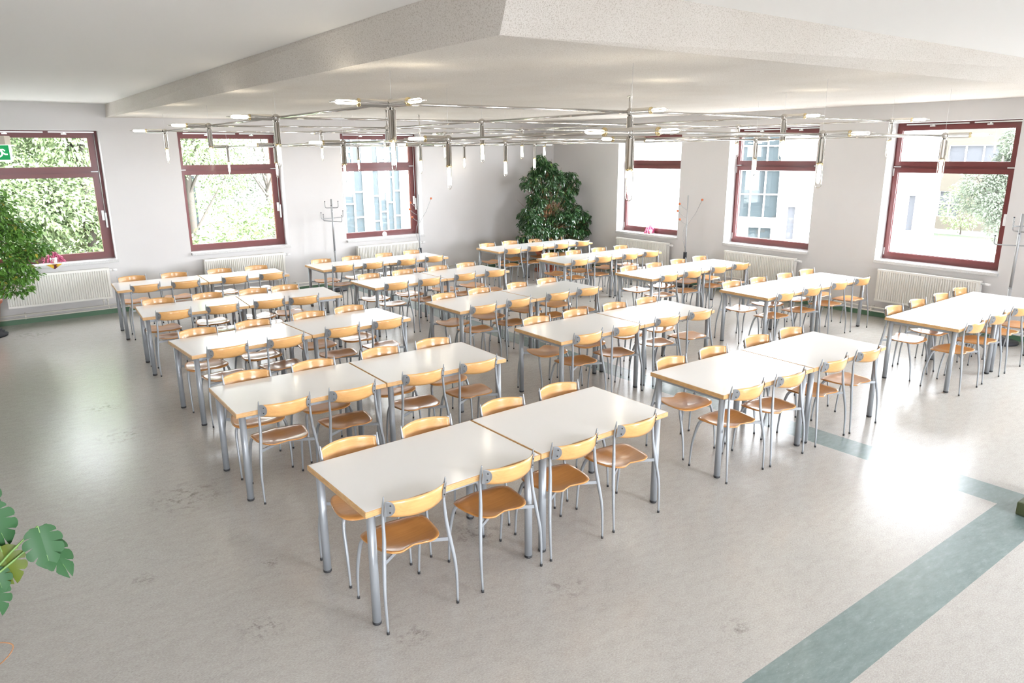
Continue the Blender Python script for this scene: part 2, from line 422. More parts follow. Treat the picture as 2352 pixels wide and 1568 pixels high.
for k, (ops, T_) in enumerate(((LEFT_OPEN, Tleft), ([(-b, -a) for a, b in REAR_FILL_OPEN], Trear))):
    for i, (a, b) in enumerate(ops):
        bm = bmesh.new(); T2 = T_ @ Matrix.Translation((a, 0, SILL)); W = b-a; H = HEAD-SILL
        for x0, x1, z0, z1 in ((0,.07,0,H),(W-.07,W,0,H),(.07,W-.07,0,.07),(.07,W-.07,H-.07,H),(W/2-.03,W/2+.03,.07,H-.07)):
            box(bm, x0, x1, .14, .2, z0, z1, 0, T2)
        box(bm, 0, W, -.04, .14, -.04, 0, 0, T2)
        struct(link('window_%d' % (10+3*k+i), bm, M['maroon']), 'added unseen window frame letting in fill daylight')

# ------------------------------------------------------------------ radiators and pipes
def build_radiator():
    root = empty('radiator')
    W, z0, z1 = 1.42, .275, .765
    bm = bmesh.new(); n = 42; y = 0; p = []
    x = .02; st = (W-.04)/n
    prof = [(0, .018)]
    for i in range(n):
        a = x+i*st
        prof += [(a+.10*st, .018), (a+.30*st, 0), (a+.70*st, 0), (a+.90*st, .018)]
    prof += [(W, .018)]
    lo = [bm.verts.new((px, py, z0+.03)) for px, py in prof]; hi = [bm.verts.new((px, py, z1-.03)) for px, py in prof]
    for i in range(len(prof)-1): bm.faces.new((lo[i], lo[i+1], hi[i+1], hi[i]))
    box(bm, 0, W, .0, .03, z0, z0+.03); box(bm, 0, W, .0, .03, z1-.03, z1)
    link('front_panel', bm, M['rad'], root)
    bm = bmesh.new(); box(bm, 0, W, .075, .1, z0, z1)
    link('rear_panel', bm, M['rad'], root)
    bm = bmesh.new()
    for xx in (0, W-.006): box(bm, xx, xx+.006, .03, .075, z0, z1)
    box(bm, .006, W-.006, .03, .034, z1-.004, z1)
    for i in range(70): box(bm, .012+i*(W-.03)/70, .018+i*(W-.03)/70, .034, .075, z1-.006, z1)
    link('side_cover', bm, M['rad'], root)
    bm = bmesh.new(); cyl(bm, (W, .05, z1-.04), (W+.045, .05, z1-.04), .014); cyl(bm, (W+.045, .05, z1-.04), (W+.115, .05, z1-.04), .02)
    link('thermostat_valve', bm, M['white_metal'], root)
    bm = bmesh.new()
    for xx in (W-.14, W-.08):
        cyl(bm, (xx, .06, .10 if xx > W-.1 else .155), (xx, .06, z0), .009, 10); cyl(bm, (xx, .06, z0-.05), (xx, .06, z0-.005), .016, 10)
    link('supply_pipe', bm, M['pipe'], root)
    return root
rad = build_radiator(); index_children(rad)
rl = {('b',1):'cream ribbed radiator below the far left window, behind the ficus', ('b',2):'cream ribbed radiator under the second window from the left',
      ('b',3):'cream ribbed radiator left of the corner, under the glazed-facade window', ('r',0):'cream ribbed radiator right of the corner under the glaring window',
      ('r',1):'cream ribbed radiator under the middle window of the right wall', ('r',2):'cream ribbed radiator at far right under the tree window'}
first = True
for (k, i), lab in rl.items():
    o = rad if first else copy_tree(rad); first = False
    if k == 'b': o.matrix_world = Tback @ Matrix.Translation((BACK_OPEN[i][0]+.165, -.15, 0))
    else: o.matrix_world = Tright @ Matrix.Translation((-RIGHT_OPEN[i][1]+.14, -.15, 0))
    tag(o, lab, 'radiator', 'panel radiators under the windows')
for nm, T_, a, b, lab in (('heating_pipe', Tback, X0+.05, XW-.12, 'pair of cream heating pipes along the foot of the wall left of the corner'),
                     ('heating_pipe', Tright, -YW+.14, -Y0-.05, 'pair of cream heating pipes along the foot of the right wall')):
    root = empty(nm); root.matrix_world = T_
    for z in (.155, .10):
        bm = bmesh.new(); cyl(bm, (a, -.09, z), (b, -.09, z), .011, 10); link('pipe', bm, M['pipe'], root)
    x = a+.5
    while x < b-.1:
        bm = bmesh.new(); box(bm, x, x+.02, -.09, -.001, .085, .17); x += 1.44
        link('pipe_clip', bm, M['pipe'], root)
    tag(root, lab, 'pipe', 'heating pipes')
PAIRS = [(2.588, 3.578, 0.022), (2.505, 5.454, -0.013), (2.613, 7.383, 0.059), (2.621, 9.315, -0.067), (2.674, 11.429, -0.047), (5.603, 3.56, -0.02), (5.661, 5.579, 0.006), (5.628, 7.424, 0.037), (5.539, 9.459, 0.031), (5.612, 11.429, 0.013), (9.239, 3.426, 0.014), (9.153, 5.583, -0.022), (9.068, 7.508, 0.004), (9.079, 9.467, -0.005), (9.101, 11.388, -0.013)]
CHAIRS = [[(1.685, 3.107, 0.022), (2.311, 3.113, 0.017), (2.848, 3.125, 0.012), (3.419, 3.14, 0.009)], [(1.686, 4.027, 3.138), (2.244, 4.029, 3.139), (2.892, 4.047, 3.127), (3.451, 4.069, 3.123)], [(1.65, 5.007, -0.026), (2.185, 4.991, -0.021), (2.83, 5.01, -0.056), (3.378, 4.992, -0.022)], [(1.632, 5.928, 3.107), (2.198, 5.903, 3.113), (2.852, 5.927, 3.132), (3.412, 5.914, 3.127)], [(1.771, 6.876, 0.03), (2.342, 6.893, 0.077), (2.964, 6.938, -0.008), (3.513, 6.968, 0.057)], [(1.708, 7.813, 3.124), (2.283, 7.839, 3.126), (2.934, 7.88, 3.098), (3.44, 7.906, 3.119)], [(1.732, 8.937, -0.062), (2.282, 8.92, -0.082), (2.84, 8.877, -0.055), (3.266, 8.819, -0.088)], [(1.736, 9.861, 3.061), (2.328, 9.855, 3.042), (2.901, 9.794, 3.11), (3.333, 9.777, 3.077)], [(1.821, 11.064, -0.018), (2.348, 11.026, -0.058), (3.036, 10.986, -0.024), (3.584, 10.96, 0.002)], [(1.796, 12.011, 3.104), (2.375, 11.963, 3.088), (3.042, 11.916, 3.097), (3.603, 11.868, 3.153)], [(4.644, 3.126, -0.036), (5.188, 3.105, -0.022), (5.859, 3.108, -0.02), (6.392, 3.088, -0.02)], [(4.711, 4.038, 3.134), (5.283, 4.033, 3.109), (5.968, 4.043, 3.093), (6.511, 4.024, 3.095)], [(4.812, 5.133, -0.004), (5.346, 5.12, -0.016), (6.005, 5.143, -0.023), (6.535, 5.117, -0.026)], [(4.801, 6.04, 3.148), (5.38, 6.05, 3.146), (6.017, 6.06, 3.111), (6.546, 6.037, 3.159)], [(4.773, 6.935, 0.018), (5.327, 6.964, 0.042), (5.981, 6.979, -0.0), (6.523, 6.991, -0.014)], [(4.721, 7.857, 3.221), (5.286, 7.882, 3.242), (5.942, 7.907, 3.208), (6.498, 7.928, 3.183)], [(4.694, 8.991, 0.012), (5.234, 8.988, 0.046), (5.876, 9.025, 0.025), (6.427, 9.012, 0.005)], [(4.666, 9.92, 3.156), (5.246, 9.932, 3.148), (5.888, 9.944, 3.167), (6.426, 9.946, 3.182)], [(4.769, 10.984, 0.033), (5.3, 10.965, 0.06), (5.936, 10.956, 0.086), (6.499, 10.981, 0.054)], [(4.727, 11.905, 3.167), (5.288, 11.905, 3.185), (5.915, 11.889, 3.242), (6.508, 11.933, 3.242)], [(8.314, 2.948, 0.01), (8.93, 2.961, -0.003), (9.575, 2.969, 0.0), (10.139, 2.955, 0.0)], [(8.398, 3.904, 3.146), (8.988, 3.909, 3.146), (9.613, 3.906, 3.146), (10.198, 3.922, 3.146)], [(8.259, 5.144, 0.051), (8.837, 5.124, -0.021), (9.512, 5.125, 0.006), (10.09, 5.111, -0.012)], [(8.309, 6.093, 3.087), (8.875, 6.06, 3.134), (9.491, 6.036, 3.134), (10.077, 6.039, 3.134)], [(8.19, 7.033, 0.02), (8.73, 7.036, -0.038), (9.383, 7.059, 0.014), (9.916, 7.035, -0.069)], [(8.226, 7.981, 3.143), (8.79, 7.967, 3.143), (9.417, 7.999, 3.143), (9.98, 8.005, 3.143)], [(8.213, 9.031, 0.044), (8.767, 9.033, -0.041), (9.396, 8.997, 0.007), (9.915, 8.981, -0.076)], [(8.261, 9.977, 3.14), (8.823, 9.979, 3.14), (9.443, 9.956, 3.14), (10.007, 9.929, 3.14)], [(8.198, 10.921, -0.039), (8.779, 10.953, -0.031), (9.421, 10.916, 0.079), (10.017, 10.965, 0.014)], [(8.214, 11.89, 3.137), (8.819, 11.935, 3.057), (9.437, 11.877, 3.137), (10.027, 11.904, 3.081)]]

# ------------------------------------------------------------------ tables
TL, TW_, TZ, TH = 1.194, .766, .715, .036
def build_table():
    root = empty('dining_table')
    bm = bmesh.new(); e = .007
    bevbox(bm, -TL/2+e, TL/2-e, -TW_/2+e, TW_/2-e, TZ-.006, TZ, .001, 1)
    link('tabletop', bm, M['laminate'], root)
    bm = bmesh.new(); x, y = TL/2, TW_/2; r = .006
    # solid beech-edged board with softened corners; its top lies just under the laminate
    bevbox(bm, -x, x, -y, y, TZ-TH, TZ-.0008, r, 3)
    link('edge_band', bm, M['edge'], root)
    bm = bmesh.new(); ix, iy = x-.06, y-.06; a, b = TZ-TH-.034, TZ-TH
    for s in (-1, 1):
        box(bm, -ix, ix, s*iy-.012, s*iy+.012, a, b); box(bm, s*ix-.012, s*ix+.012, -iy, iy, a, b)
    link('apron_frame', bm, M['steel'], root)
    for sx in (-1, 1):
        for sy in (-1, 1):
            bm = bmesh.new(); cx, cy = sx*(x-.055), sy*(y-.055)
            cyl(bm, (cx, cy, .018), (cx, cy, TZ-TH-.001), .0245, 20)
            lg = link('leg', bm, M['steel'], root)
            bm = bmesh.new(); lathe(bm, [(0, 0), (.022, 0), (.0255, .004), (.0255, .018), (0, .019)], 20, (cx, cy, 0))
            link('foot_cap', bm, M['rubber'], lg)
    return root
ROWN = ['front', 'second', 'third', 'fourth', 'back']
BLK = ['left', 'middle', 'right']
table0 = build_table(); index_children(table0); used = False
for i, (px, py, th) in enumerate(PAIRS):
    blk, row = BLK[i//5], ROWN[i % 5]
    for s in (-1, 1):
        o = table0 if not used else copy_tree(table0); used = True
        d = s*.6
        o.location = (px+cos(th)*d, py+sin(th)*d, 0); o.rotation_euler = (0, 0, th)
        tag(o, 'white table with beech edge, %s half of the %s-row pair in the %s block' % ('left' if s < 0 else 'right', row, blk),
            'table', 'white dining tables pushed together in pairs')

# ------------------------------------------------------------------ chairs
def build_chair():
    root = empty('dining_chair')
    # seat: dished plywood shell with a concave rear edge
    bm = bmesh.new(); nr, na = 10, 56
    def sp(ph, n=4.6):
        c, s = cos(ph), sin(ph)
        return math.copysign(abs(c)**(2/n), c), math.copysign(abs(s)**(2/n), s)
    def P(t, ph, dz):
        sx, sy = sp(ph); u, v_ = t*sx, t*sy
        x = u*(.197+.026*v_-.016*v_*v_); y = .203+v_*.178
        if v_ < 0: y += .055*math.exp(-(x/.075)**2)*(-v_)**3
        if v_ > 0: y += .012*(1-u*u)*v_**2
        z = .437 - .017*(1-min(1, (u*u*.9+(v_*.85+.12)**2)))
        if v_ < -.3: z += .010*(-v_-.3)*abs(u)
        if v_ > .55: z -= .035*(v_-.55)**2*2
        z += .006*math.exp(-(u/.2)**2)*max(0, v_)
        return (x, y, z+dz)
    T1, T0 = [], []
    for dz, st in ((0, T1), (-.011, T0)):
        c = bm.verts.new(P(0, 0, dz)); st.append([c])
        for i in range(1, nr+1): st.append([bm.verts.new(P(i/nr if i < nr else (1 if dz == 0 else .99), 2*pi*j/na, dz)) for j in range(na)])
    mid = [bm.verts.new(Vector(P(1.015, 2*pi*j/na, -.0055))) for j in range(na)]
    for st in (T1, T0):
        for j in range(na): bm.faces.new((st[0][0], st[1][j], st[1][(j+1)%na]))
        for i in range(1, nr):
            for j in range(na): bm.faces.new((st[i][j], st[i+1][j], st[i+1][(j+1)%na], st[i][(j+1)%na]))
    for A, B in ((T1[-1], mid), (mid, T0[-1])):
        for j in range(na): bm.faces.new((A[j], B[j], B[(j+1)%na], A[(j+1)%na]))
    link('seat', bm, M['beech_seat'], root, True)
    # backrest: bent plywood band
    bm = bmesh.new(); n = 24; m_ = 6; g = []
    for side in (1, -1):
        grid = []
        for i in range(n+1):
            u = -1+2*i/n; x = .1845*u; y = .046-.070*(1-u*u)**.9
            zt = .763+.009*(1-u*u); zb = .672-.013*(1-u*u)**.8
            if abs(u) > .93: k = (abs(u)-.93)/.07; zt -= .004*k; zb += .004*k
            nx, ny = 2*.070*u*.9/.1845, 1.0
            l_ = math.hypot(nx, ny); nx, ny = -nx/l_, ny/l_
            row = []
            for j in range(m_+1):
                s = j/m_; z = zb+(zt-zb)*s
                k = -.018*s + .006*math.sin(pi*s)*(-1)
                th = .0045*side*(1 if 0 < j < m_ else .45)
                row.append(bm.verts.new((x+nx*th, y+k+ny*th+.006, z)))
            grid.append(row)
        g.append(grid)
        for i in range(n):
            for j in range(m_): bm.faces.new((grid[i][j], grid[i+1][j], grid[i+1][j+1], grid[i][j+1]))
    A, B = g
    for i in range(n):
        for j in (0, m_): bm.faces.new((A[i][j], A[i+1][j], B[i+1][j], B[i][j]))
    for j in range(m_):
        for i in (0, n): bm.faces.new((A[i][j], A[i][j+1], B[i][j+1], B[i][j]))
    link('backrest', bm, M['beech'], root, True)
    for s in (-1, 1):
        path = catmull([(s*.2265, 0, .012, .0065), (s*.2275, .011, .23, .0095), (s*.209, .036, .41, .0118), (s*.195, .050, .53, .0108),
                        (s*.190, .058, .67, .0082), (s*.1905, .049, .73, .007), (s*.191, .037, .79, .0035)], 5)
        bm = bmesh.new(); tube(bm, [p[:3] for p in path], [p[3] for p in path], 12)
        lg = link('leg', bm, M['steel'], root)
        bm = bmesh.new(); cyl(bm, (s*.2265, 0, 0), (s*.2265, .0006, .016), .0085, 12); link('foot_cap', bm, M['rubber'], lg)
        path = catmull([(s*.205, .400, .012, .0065), (s*.206, .383, .2, .0092), (s*.200, .345, .36, .0115), (s*.186, .322, .414, .0115), (s*.165, .305, .420, .009)], 5)
        bm = bmesh.new(); tube(bm, [p[:3] for p in path], [p[3] for p in path], 12)
        lg = link('leg', bm, M['steel'], root)
        bm = bmesh.new(); cyl(bm, (s*.205, .4, 0), (s*.205, .3995, .016), .0085, 12); link('foot_cap', bm, M['rubber'], lg)
        # half-disc plate that holds the backrest, screwed from behind
        bm = bmesh.new(); pr = [(.191, .766), (.191, .674)]
        for k in range(9):
            a = -pi/2 + pi*k/8
            pr.append((.176-.030*cos(a), .720+.047*sin(a)))
        def yy(x, z, off):
            u = min(1, x/.1845); sft = min(1, max(0, (z-.67)/.093))
            return .046-.070*(max(0, 1-u*u))**.9 - .018*sft - .006*math.sin(pi*sft) - .0012 + off
        fr_ = [bm.verts.new((s*x, yy(x, z, 0), z)) for x, z in pr]; bk = [bm.verts.new((s*x, yy(x, z, -.0035), z)) for x, z in pr]
        bm.faces.new(fr_); bm.faces.new(bk[::-1])
        for k in range(len(pr)): bm.faces.new((fr_[k], fr_[(k+1) % len(pr)], bk[(k+1) % len(pr)], bk[k]))
        pl = link('bracket', bm, M['plate'], root)
        bm = bmesh.new()
        for z in (.70, .742): y_ = yy(.168, z, -.0035); cyl(bm, (s*.168, y_+.001, z), (s*.168, y_-.003, z), .0042, 10)
        link('screw', bm, M['rubber'], pl)
    bm = bmesh.new()
    for s in (-1, 1):
        a = Vector((s*.203, .038, .408)); b = Vector((-s*.125, .295, .412)); mdl = Vector((0, .175, .398))
        for p, q in ((a, mdl), (mdl, b)):
            d = (q-p); ln = d.length; d.normalize(); side_ = d.cross(Vector((0,0,1))).normalized()
            M4 = Matrix((( d.x, side_.x, 0, p.x), (d.y, side_.y, 0, p.y), (d.z, 0, 1, p.z), (0,0,0,1)))
            box(bm, 0, ln, -.0045, .0045, -.012, .010, 0, M4)
    link('seat_frame', bm, M['steel'], root)
    return root
chair0 = build_chair(); index_children(chair0); used = False
ORD = ['first', 'second', 'third', 'last']
for i in range(15):
    blk, row = BLK[i//5], ROWN[i % 5]
    for side in (0, 1):
        for q, (x, y, a) in enumerate(CHAIRS[2*i+side]):
            o = chair0 if not used else copy_tree(chair0); used = True
            o.location = (x, y, 0); o.rotation_euler = (0, 0, a)
            tag(o, 'beech chair, %s from left on the %s side of the %s-row tables, %s block' % (ORD[q], ('near', 'far')[side], row, blk),
                'chair', 'beech plywood chairs around the tables')

# ------------------------------------------------------------------ hanging light lattice
LL = .4636
def upper(i, j): return Vector((2.511+2.407*i-.0105*j, 4.785+2.3497*j+.0107*i, 2.863+.0093*i+.002*j))
def lower(i, j): return Vector((3.72+2.4065*i-.0105*j, 3.615+2.3497*j+.011*i, 2.651+.009*i+.002*j))
def lamp_meshes():
    """one socket lamp along -Z from the hub: chrome tube, glowing tube, wire loop"""
    out = {}
    bm = bmesh.new(); cyl(bm, (0,0,-.034), (0,0,-.042), .020, 20); cyl(bm, (0,0,-.042), (0,0,-.245), .0285, 24)
    out['tube'] = bm
    bm = bmesh.new(); lathe(bm, [(.0285,-.246), (.030,-.249), (.030,-.254), (.022,-.256), (.016,-.262), (0,-.262)], 20); out['ring'] = bm
    bm = bmesh.new(); lathe(bm, [(0,-.262), (.011,-.266), (.015,-.28), (.015,-.400), (.010,-.418), (0,-.424)], 14); out['bulb'] = bm
    bm = bmesh.new(); pts = []
    for k in range(13):
        a = pi*k/12; pts.append((.033*cos(a), 0, -.4286-.033*sin(a)))
    pts = [(.033, 0, -.06)] + pts + [(-.033, 0, -.06)]
    tube(bm, pts, .0038, 8); out['loop'] = bm
    return out
lm = lamp_meshes(); LMESH = {}
for k, mt in (('tube','chrome'), ('ring','brass'), ('bulb','bulb'), ('loop','chrome')):
    me = bpy.data.meshes.new('lamp_'+k); lm[k].to_mesh(me); lm[k].free(); me.materials.append(M[mt]); LMESH[k] = me
def add_lamp(root, p, direction, roll=0):
    q = Vector(direction).to_track_quat('-Z', 'Y')
    t_ = bpy.data.objects.new('lamp_tube', LMESH['tube']); COL.objects.link(t_); t_.parent = root
    t_.location = p; t_.rotation_mode = 'QUATERNION'
    t_.rotation_quaternion = q @ Matrix.Rotation(roll, 3, 'Z').to_quaternion()
    for k, nm in (('ring','socket_ring'), ('bulb','bulb'), ('loop','wire_loop')):
        c = bpy.data.objects.new(nm, LMESH[k]); COL.objects.link(c); c.parent = t_
bm = bmesh.new(); bmesh.ops.create_uvsphere(bm, u_segments=24, v_segments=16, radius=.036)
hub_me = bpy.data.meshes.new('hub'); bm.to_mesh(hub_me); bm.free(); hub_me.materials.append(M['chrome'])
hub_me.polygons.foreach_set('use_smooth', [True]*len(hub_me.polygons))
def lattice(nm, fn, ni, nj, arms, poles, label):
    root = empty(nm, fn(0, 0))
    o0 = fn(0, 0)
    for i in range(ni):
        for j in range(nj):
            p = fn(i, j)-o0
            h_ = bpy.data.objects.new('hub', hub_me); COL.objects.link(h_); h_.parent = root; h_.location = p
            add_lamp(root, p, (0,0,-1), radians(90))
            wd = fn(i, j); top = zc(wd.x, wd.y)
            bm = bmesh.new(); tube(bm, [p+Vector((0,0,.03)), p+Vector((0,0,top-wd.z))], .0012, 5); link('suspension_wire', bm, M['alu'], root)
            if (i, j) in poles:
                bm = bmesh.new(); cyl(bm, p+Vector((0,0,.03)), p+Vector((0,0,top-wd.z)), .009, 12)
                cyl(bm, p+Vector((0,0,top-wd.z-.01)), p+Vector((0,0,top-wd.z)), .03, 20); link('ceiling_pole', bm, M['chrome'], root)
            for (di, dj) in ((1,0),(0,1)):
                if i+di < ni and j+dj < nj:
                    q = fn(i+di, j+dj)-o0; d = (q-p).normalized()
                    bm = bmesh.new(); cyl(bm, p+d*.03, q-d*.03, .0115, 14); link('rod', bm, M['chrome'], root)
    for (i, j), ds in arms.items():
        for d in ds: add_lamp(root, fn(i, j)-o0, {'-x':(-1,0,0),'+x':(1,0,0),'-y':(0,-1,0),'+y':(0,1,0)}[d], 0)
    tag(root, label, 'chandelier', 'hanging light lattices')
ua = {(0,j):['-x'] for j in range(4)}; ua[(0,0)].append('-y')
for i in (1,2): ua[(i,0)] = ['-y']
ua[(3,0)] = ['-y']
for j in (1,2): ua[(3,j)] = ['+x']
for i in (1,2,3): ua[(i,3)] = ['+y']
la = {(0,j):['-x'] for j in range(5)}; la[(0,0)].append('-y')
la[(1,0)] = ['-y']; la[(2,0)] = ['-y']; la[(2,3)] = ['+x']; la[(1,1)] = ['-x','+x']; la[(2,1)] = ['+x']; la[(1,3)] = ['-x', '+x']
lattice('light_lattice', upper, 4, 4, ua, {(1,2)}, 'upper chrome rod lattice with hanging tube lamps, nearer the ceiling')
lattice('light_lattice', lower, 3, 5, la, {(1,1), (1,3)}, 'lower chrome rod lattice with hanging tube lamps, below the other lattice')

# ------------------------------------------------------------------ plants
def leaf_cloud(samples, lmin, lmax, wr, rng, droop=.5, out=None, fold=.25):
    """many pointed leaves; samples: (position, outward direction)"""
    V, F = out if out else ([], [])
    for p, d in samples:
        ln = rng.uniform(lmin, lmax); wd = ln*wr*rng.uniform(.8, 1.2)
        d = Vector(d)+Vector((rng.gauss(0,.5), rng.gauss(0,.5), rng.gauss(0,.35)-droop))
        if d.length < .01: d = Vector((0,0,-1))
        d.normalize(); up = Vector((rng.gauss(0,.5), rng.gauss(0,.5), 1)).normalized()
        s = d.cross(up)
        if s.length < .05: s = Vector((1,0,0))
        s.normalize(); nrm = s.cross(d).normalized(); b = len(V)
        p = Vector(p)
        V += [tuple(p), tuple(p+d*ln*.32+s*wd*.5+nrm*wd*fold), tuple(p+d*ln*.36), tuple(p+d*ln*.32-s*wd*.5+nrm*wd*fold),
              tuple(p+d*ln*.72+s*wd*.33+nrm*(wd*fold*.6-.05*ln)), tuple(p+d*ln*.72-nrm*.05*ln), tuple(p+d*ln*.72-s*wd*.33+nrm*(wd*fold*.6-.05*ln)), tuple(p+d*ln-nrm*.16*ln)]
        F += [(b,b+1,b+2),(b,b+2,b+3),(b+1,b+4,b+5,b+2),(b+2,b+5,b+6,b+3),(b+4,b+7,b+5),(b+5,b+7,b+6)]
    return V, F
def ellipsoid_samples(rng, c, r, n, shell=.55):
    out = []
    for _ in range(n):
        d = Vector((rng.gauss(0,1), rng.gauss(0,1), rng.gauss(0,1))).normalized()
        t = shell+(1-shell)*rng.random()**.6
        p = Vector((c[0]+d.x*r[0]*t, c[1]+d.y*r[1]*t, c[2]+d.z*r[2]*t)); out.append((p, Vector((d.x, d.y, d.z*.4))))
    return out
def pot(bm, r0, r1, h, c=(0,0,0), lip=.02):
    lathe(bm, [(0, 0), (r0, 0), (r1-.004, h-.05), (r1+lip*.6, h-.045), (r1+lip, h-.02), (r1+lip, h), (r1-.01, h), (r1-.02, h-.04), (0, h-.04)], 36, c)
def clamp_room(V, m_=.015):
    return [(min(x, XW-m_), min(y, YW-m_), max(z, .02)) for x, y, z in V]

# big dark ficus in the far corner: crown given as blobs (x, y, z, rx, ry, rz, leaves)
rng = random.Random(4)
fx, fy = 10.05, 12.2
root = empty('potted_ficus', (fx, fy, 0))
bm = bmesh.new(); pot(bm, .17, .23, .40, (0,0,.03)); link('pot', bm, M['terracotta'], root)
bm = bmesh.new(); lathe(bm, [(0,0), (.26,0), (.29,.035), (.27,.035), (.25,.015), (0,.015)], 32); link('saucer', bm, M['terracotta'], root)
bm = bmesh.new(); lathe(bm, [(0,.385), (.19,.385), (.205,.375)], 28); link('soil', bm, M['soil'], root)
blobs = [(-.05,.0,2.30,.24,.22,.24,520), (.10,.05,2.17,.32,.28,.24,600), (-.22,-.05,1.95,.36,.34,.26,760), (-.55,-.15,1.93,.20,.2,.17,220),
         (.42,.0,1.98,.30,.25,.22,460), (.72,.0,1.85,.22,.22,.20,300), (.62,.05,1.55,.26,.25,.28,480), (-.50,-.15,1.52,.34,.30,.26,640), (-.05,-.1,1.72,.30,.28,.20,420),
         (-.72,-.2,1.10,.26,.26,.24,420), (-.35,-.25,1.0,.42,.34,.26,760), (.65,-.1,1.15,.46,.36,.30,1150), (.98,-.05,.98,.28,.28,.28,460), (.25,-.2,1.02,.42,.32,.30,760),
         (-.82,-.2,.74,.32,.28,.17,420), (-.30,-.25,.66,.45,.34,.18,560), (.45,-.2,.75,.50,.34,.22,900), (.88,-.1,.72,.26,.25,.18,320), (.1,0,1.35,.28,.25,.2,180), (-.2,0,1.28,.26,.25,.2,160)]
V, F = [], []
for x, y, z, rx, ry, rz, n in blobs:
    for _ in range(7):      # small sprays inside every bough
        sx, sy, sz = x+rng.uniform(-.8,.8)*rx, y+rng.uniform(-.7,.7)*ry, z+rng.uniform(-.75,.75)*rz
        leaf_cloud(ellipsoid_samples(rng, (sx, sy, sz), (rx*.36, ry*.4, rz*.40), n//8, .3), .07, .12, .42, rng, .8, (V, F))
V = [(min(x, XW-fx-.02), min(y, YW-fy-.02), max(z, .45)) for x, y, z in V]
link('foliage', (V, [], F), M['leaf_dark'], root)
bm = bmesh.new()
for k in range(4): 
    a = k*1.6; tube(bm, [(.05*cos(a), .05*sin(a), .38), (.07*cos(a+.8), .06*sin(a+.8), .7), (.10*cos(a+1.4), .08*sin(a+1.4), 1.1), (.05*cos(a+2), .05*sin(a+2), 1.5)], [.022, .018, .014, .01], 8)
link('trunk', bm, M['bark'], root)
bm = bmesh.new()
for x, y, z, rx, ry, rz, n in blobs:
    for k in range(9):
        s0 = rng.uniform(.45, 1.4) if z > 1.2 else rng.uniform(.45, .9)
        e = Vector((x+rng.uniform(-1,1)*rx*.9, min(y+rng.uniform(-1,1)*ry*.9, YW-fy-.05), z+rng.uniform(-1,1)*rz*.8))
        e.x = min(e.x, XW-fx-.05)
        mdl = Vector((e.x*.45, e.y*.45, (s0+e.z)/2+.06)); tube(bm, [(0,0,min(s0, e.z+.1)), mdl, e], [.007,.0045,.002], 5, False)
link('branch', bm, M['bark'], root)
tag(root, 'tall bushy dark green ficus in a terracotta pot in the room corner', 'potted plant')

# bright weeping ficus by the far left window
rng = random.Random(8)
gx, gy = -.07, 12.62
root = empty('potted_ficus', (gx, gy, 0))
bm = bmesh.new(); pot(bm, .155, .22, .42, (0,0,.10), .03); link('pot', bm, M['terracotta'], root)
bm = bmesh.new(); lathe(bm, [(0,0), (.24,0), (.25,.03), (.20,.04), (.215,.07), (.175,.08), (.185,.10), (0,.10)], 32); link('pot_stand', bm, M['black'], root)
bm = bmesh.new(); lathe(bm, [(0,.48), (.18,.48), (.195,.47)], 28); link('soil', bm, M['soil'], root)
V, F = [], []
gb = [(0,0,1.95,.30,.3,.25,500), (.35,-.05,1.88,.26,.25,.20,330), (.30,-.1,1.62,.36,.3,.22,520), (.62,-.1,1.52,.24,.22,.14,220), (.30,-.1,1.36,.44,.3,.2,560), (.72,-.1,1.22,.26,.2,.12,260),
      (.35,-.1,1.08,.40,.3,.18,480), (-.3,0,1.4,.4,.35,.5,700), (.48,-.1,.88,.30,.25,.12,260), (.12,-.1,.86,.30,.25,.14,240), (.40,-.1,.66,.24,.2,.10,150), (0,0,.68,.25,.2,.12,140)]
for x, y, z, rx, ry, rz, n in gb:
    leaf_cloud(ellipsoid_samples(rng, (x, y, z), (rx, ry, rz), int(n*1.1), .3), .055, .095, .55, rng, .45, (V, F))
V = [(x, min(y, YW-gy-.17), max(z, .5)) for x, y, z in V]
link('foliage', (V, [], F), M['leaf_bright'], root)
bm = bmesh.new(); tube(bm, [(0,0,.48), (.03,0,.8), (-.02,.02,1.2), (.02,0,1.6), (0,0,1.9)], [.02,.018,.014,.01,.005], 8); link('trunk', bm, M['bark'], root)
bm = bmesh.new()
for x, y, z, rx, ry, rz, n in gb:
    for k in range(5):
        e = Vector((x+rng.uniform(-.8,.8)*rx, min(y+rng.uniform(-.8,.8)*ry, YW-gy-.2), z+rng.uniform(-.7,.7)*rz)); tube(bm, [(0,0,min(e.z, 1.7)-.1), (e.x*.5, e.y*.5, e.z+.03), e], [.006,.004,.002], 5, False)
link('branch', bm, M['bark'], root)
tag(root, 'bright green ficus in a terracotta pot at the left edge, before the window', 'potted plant')

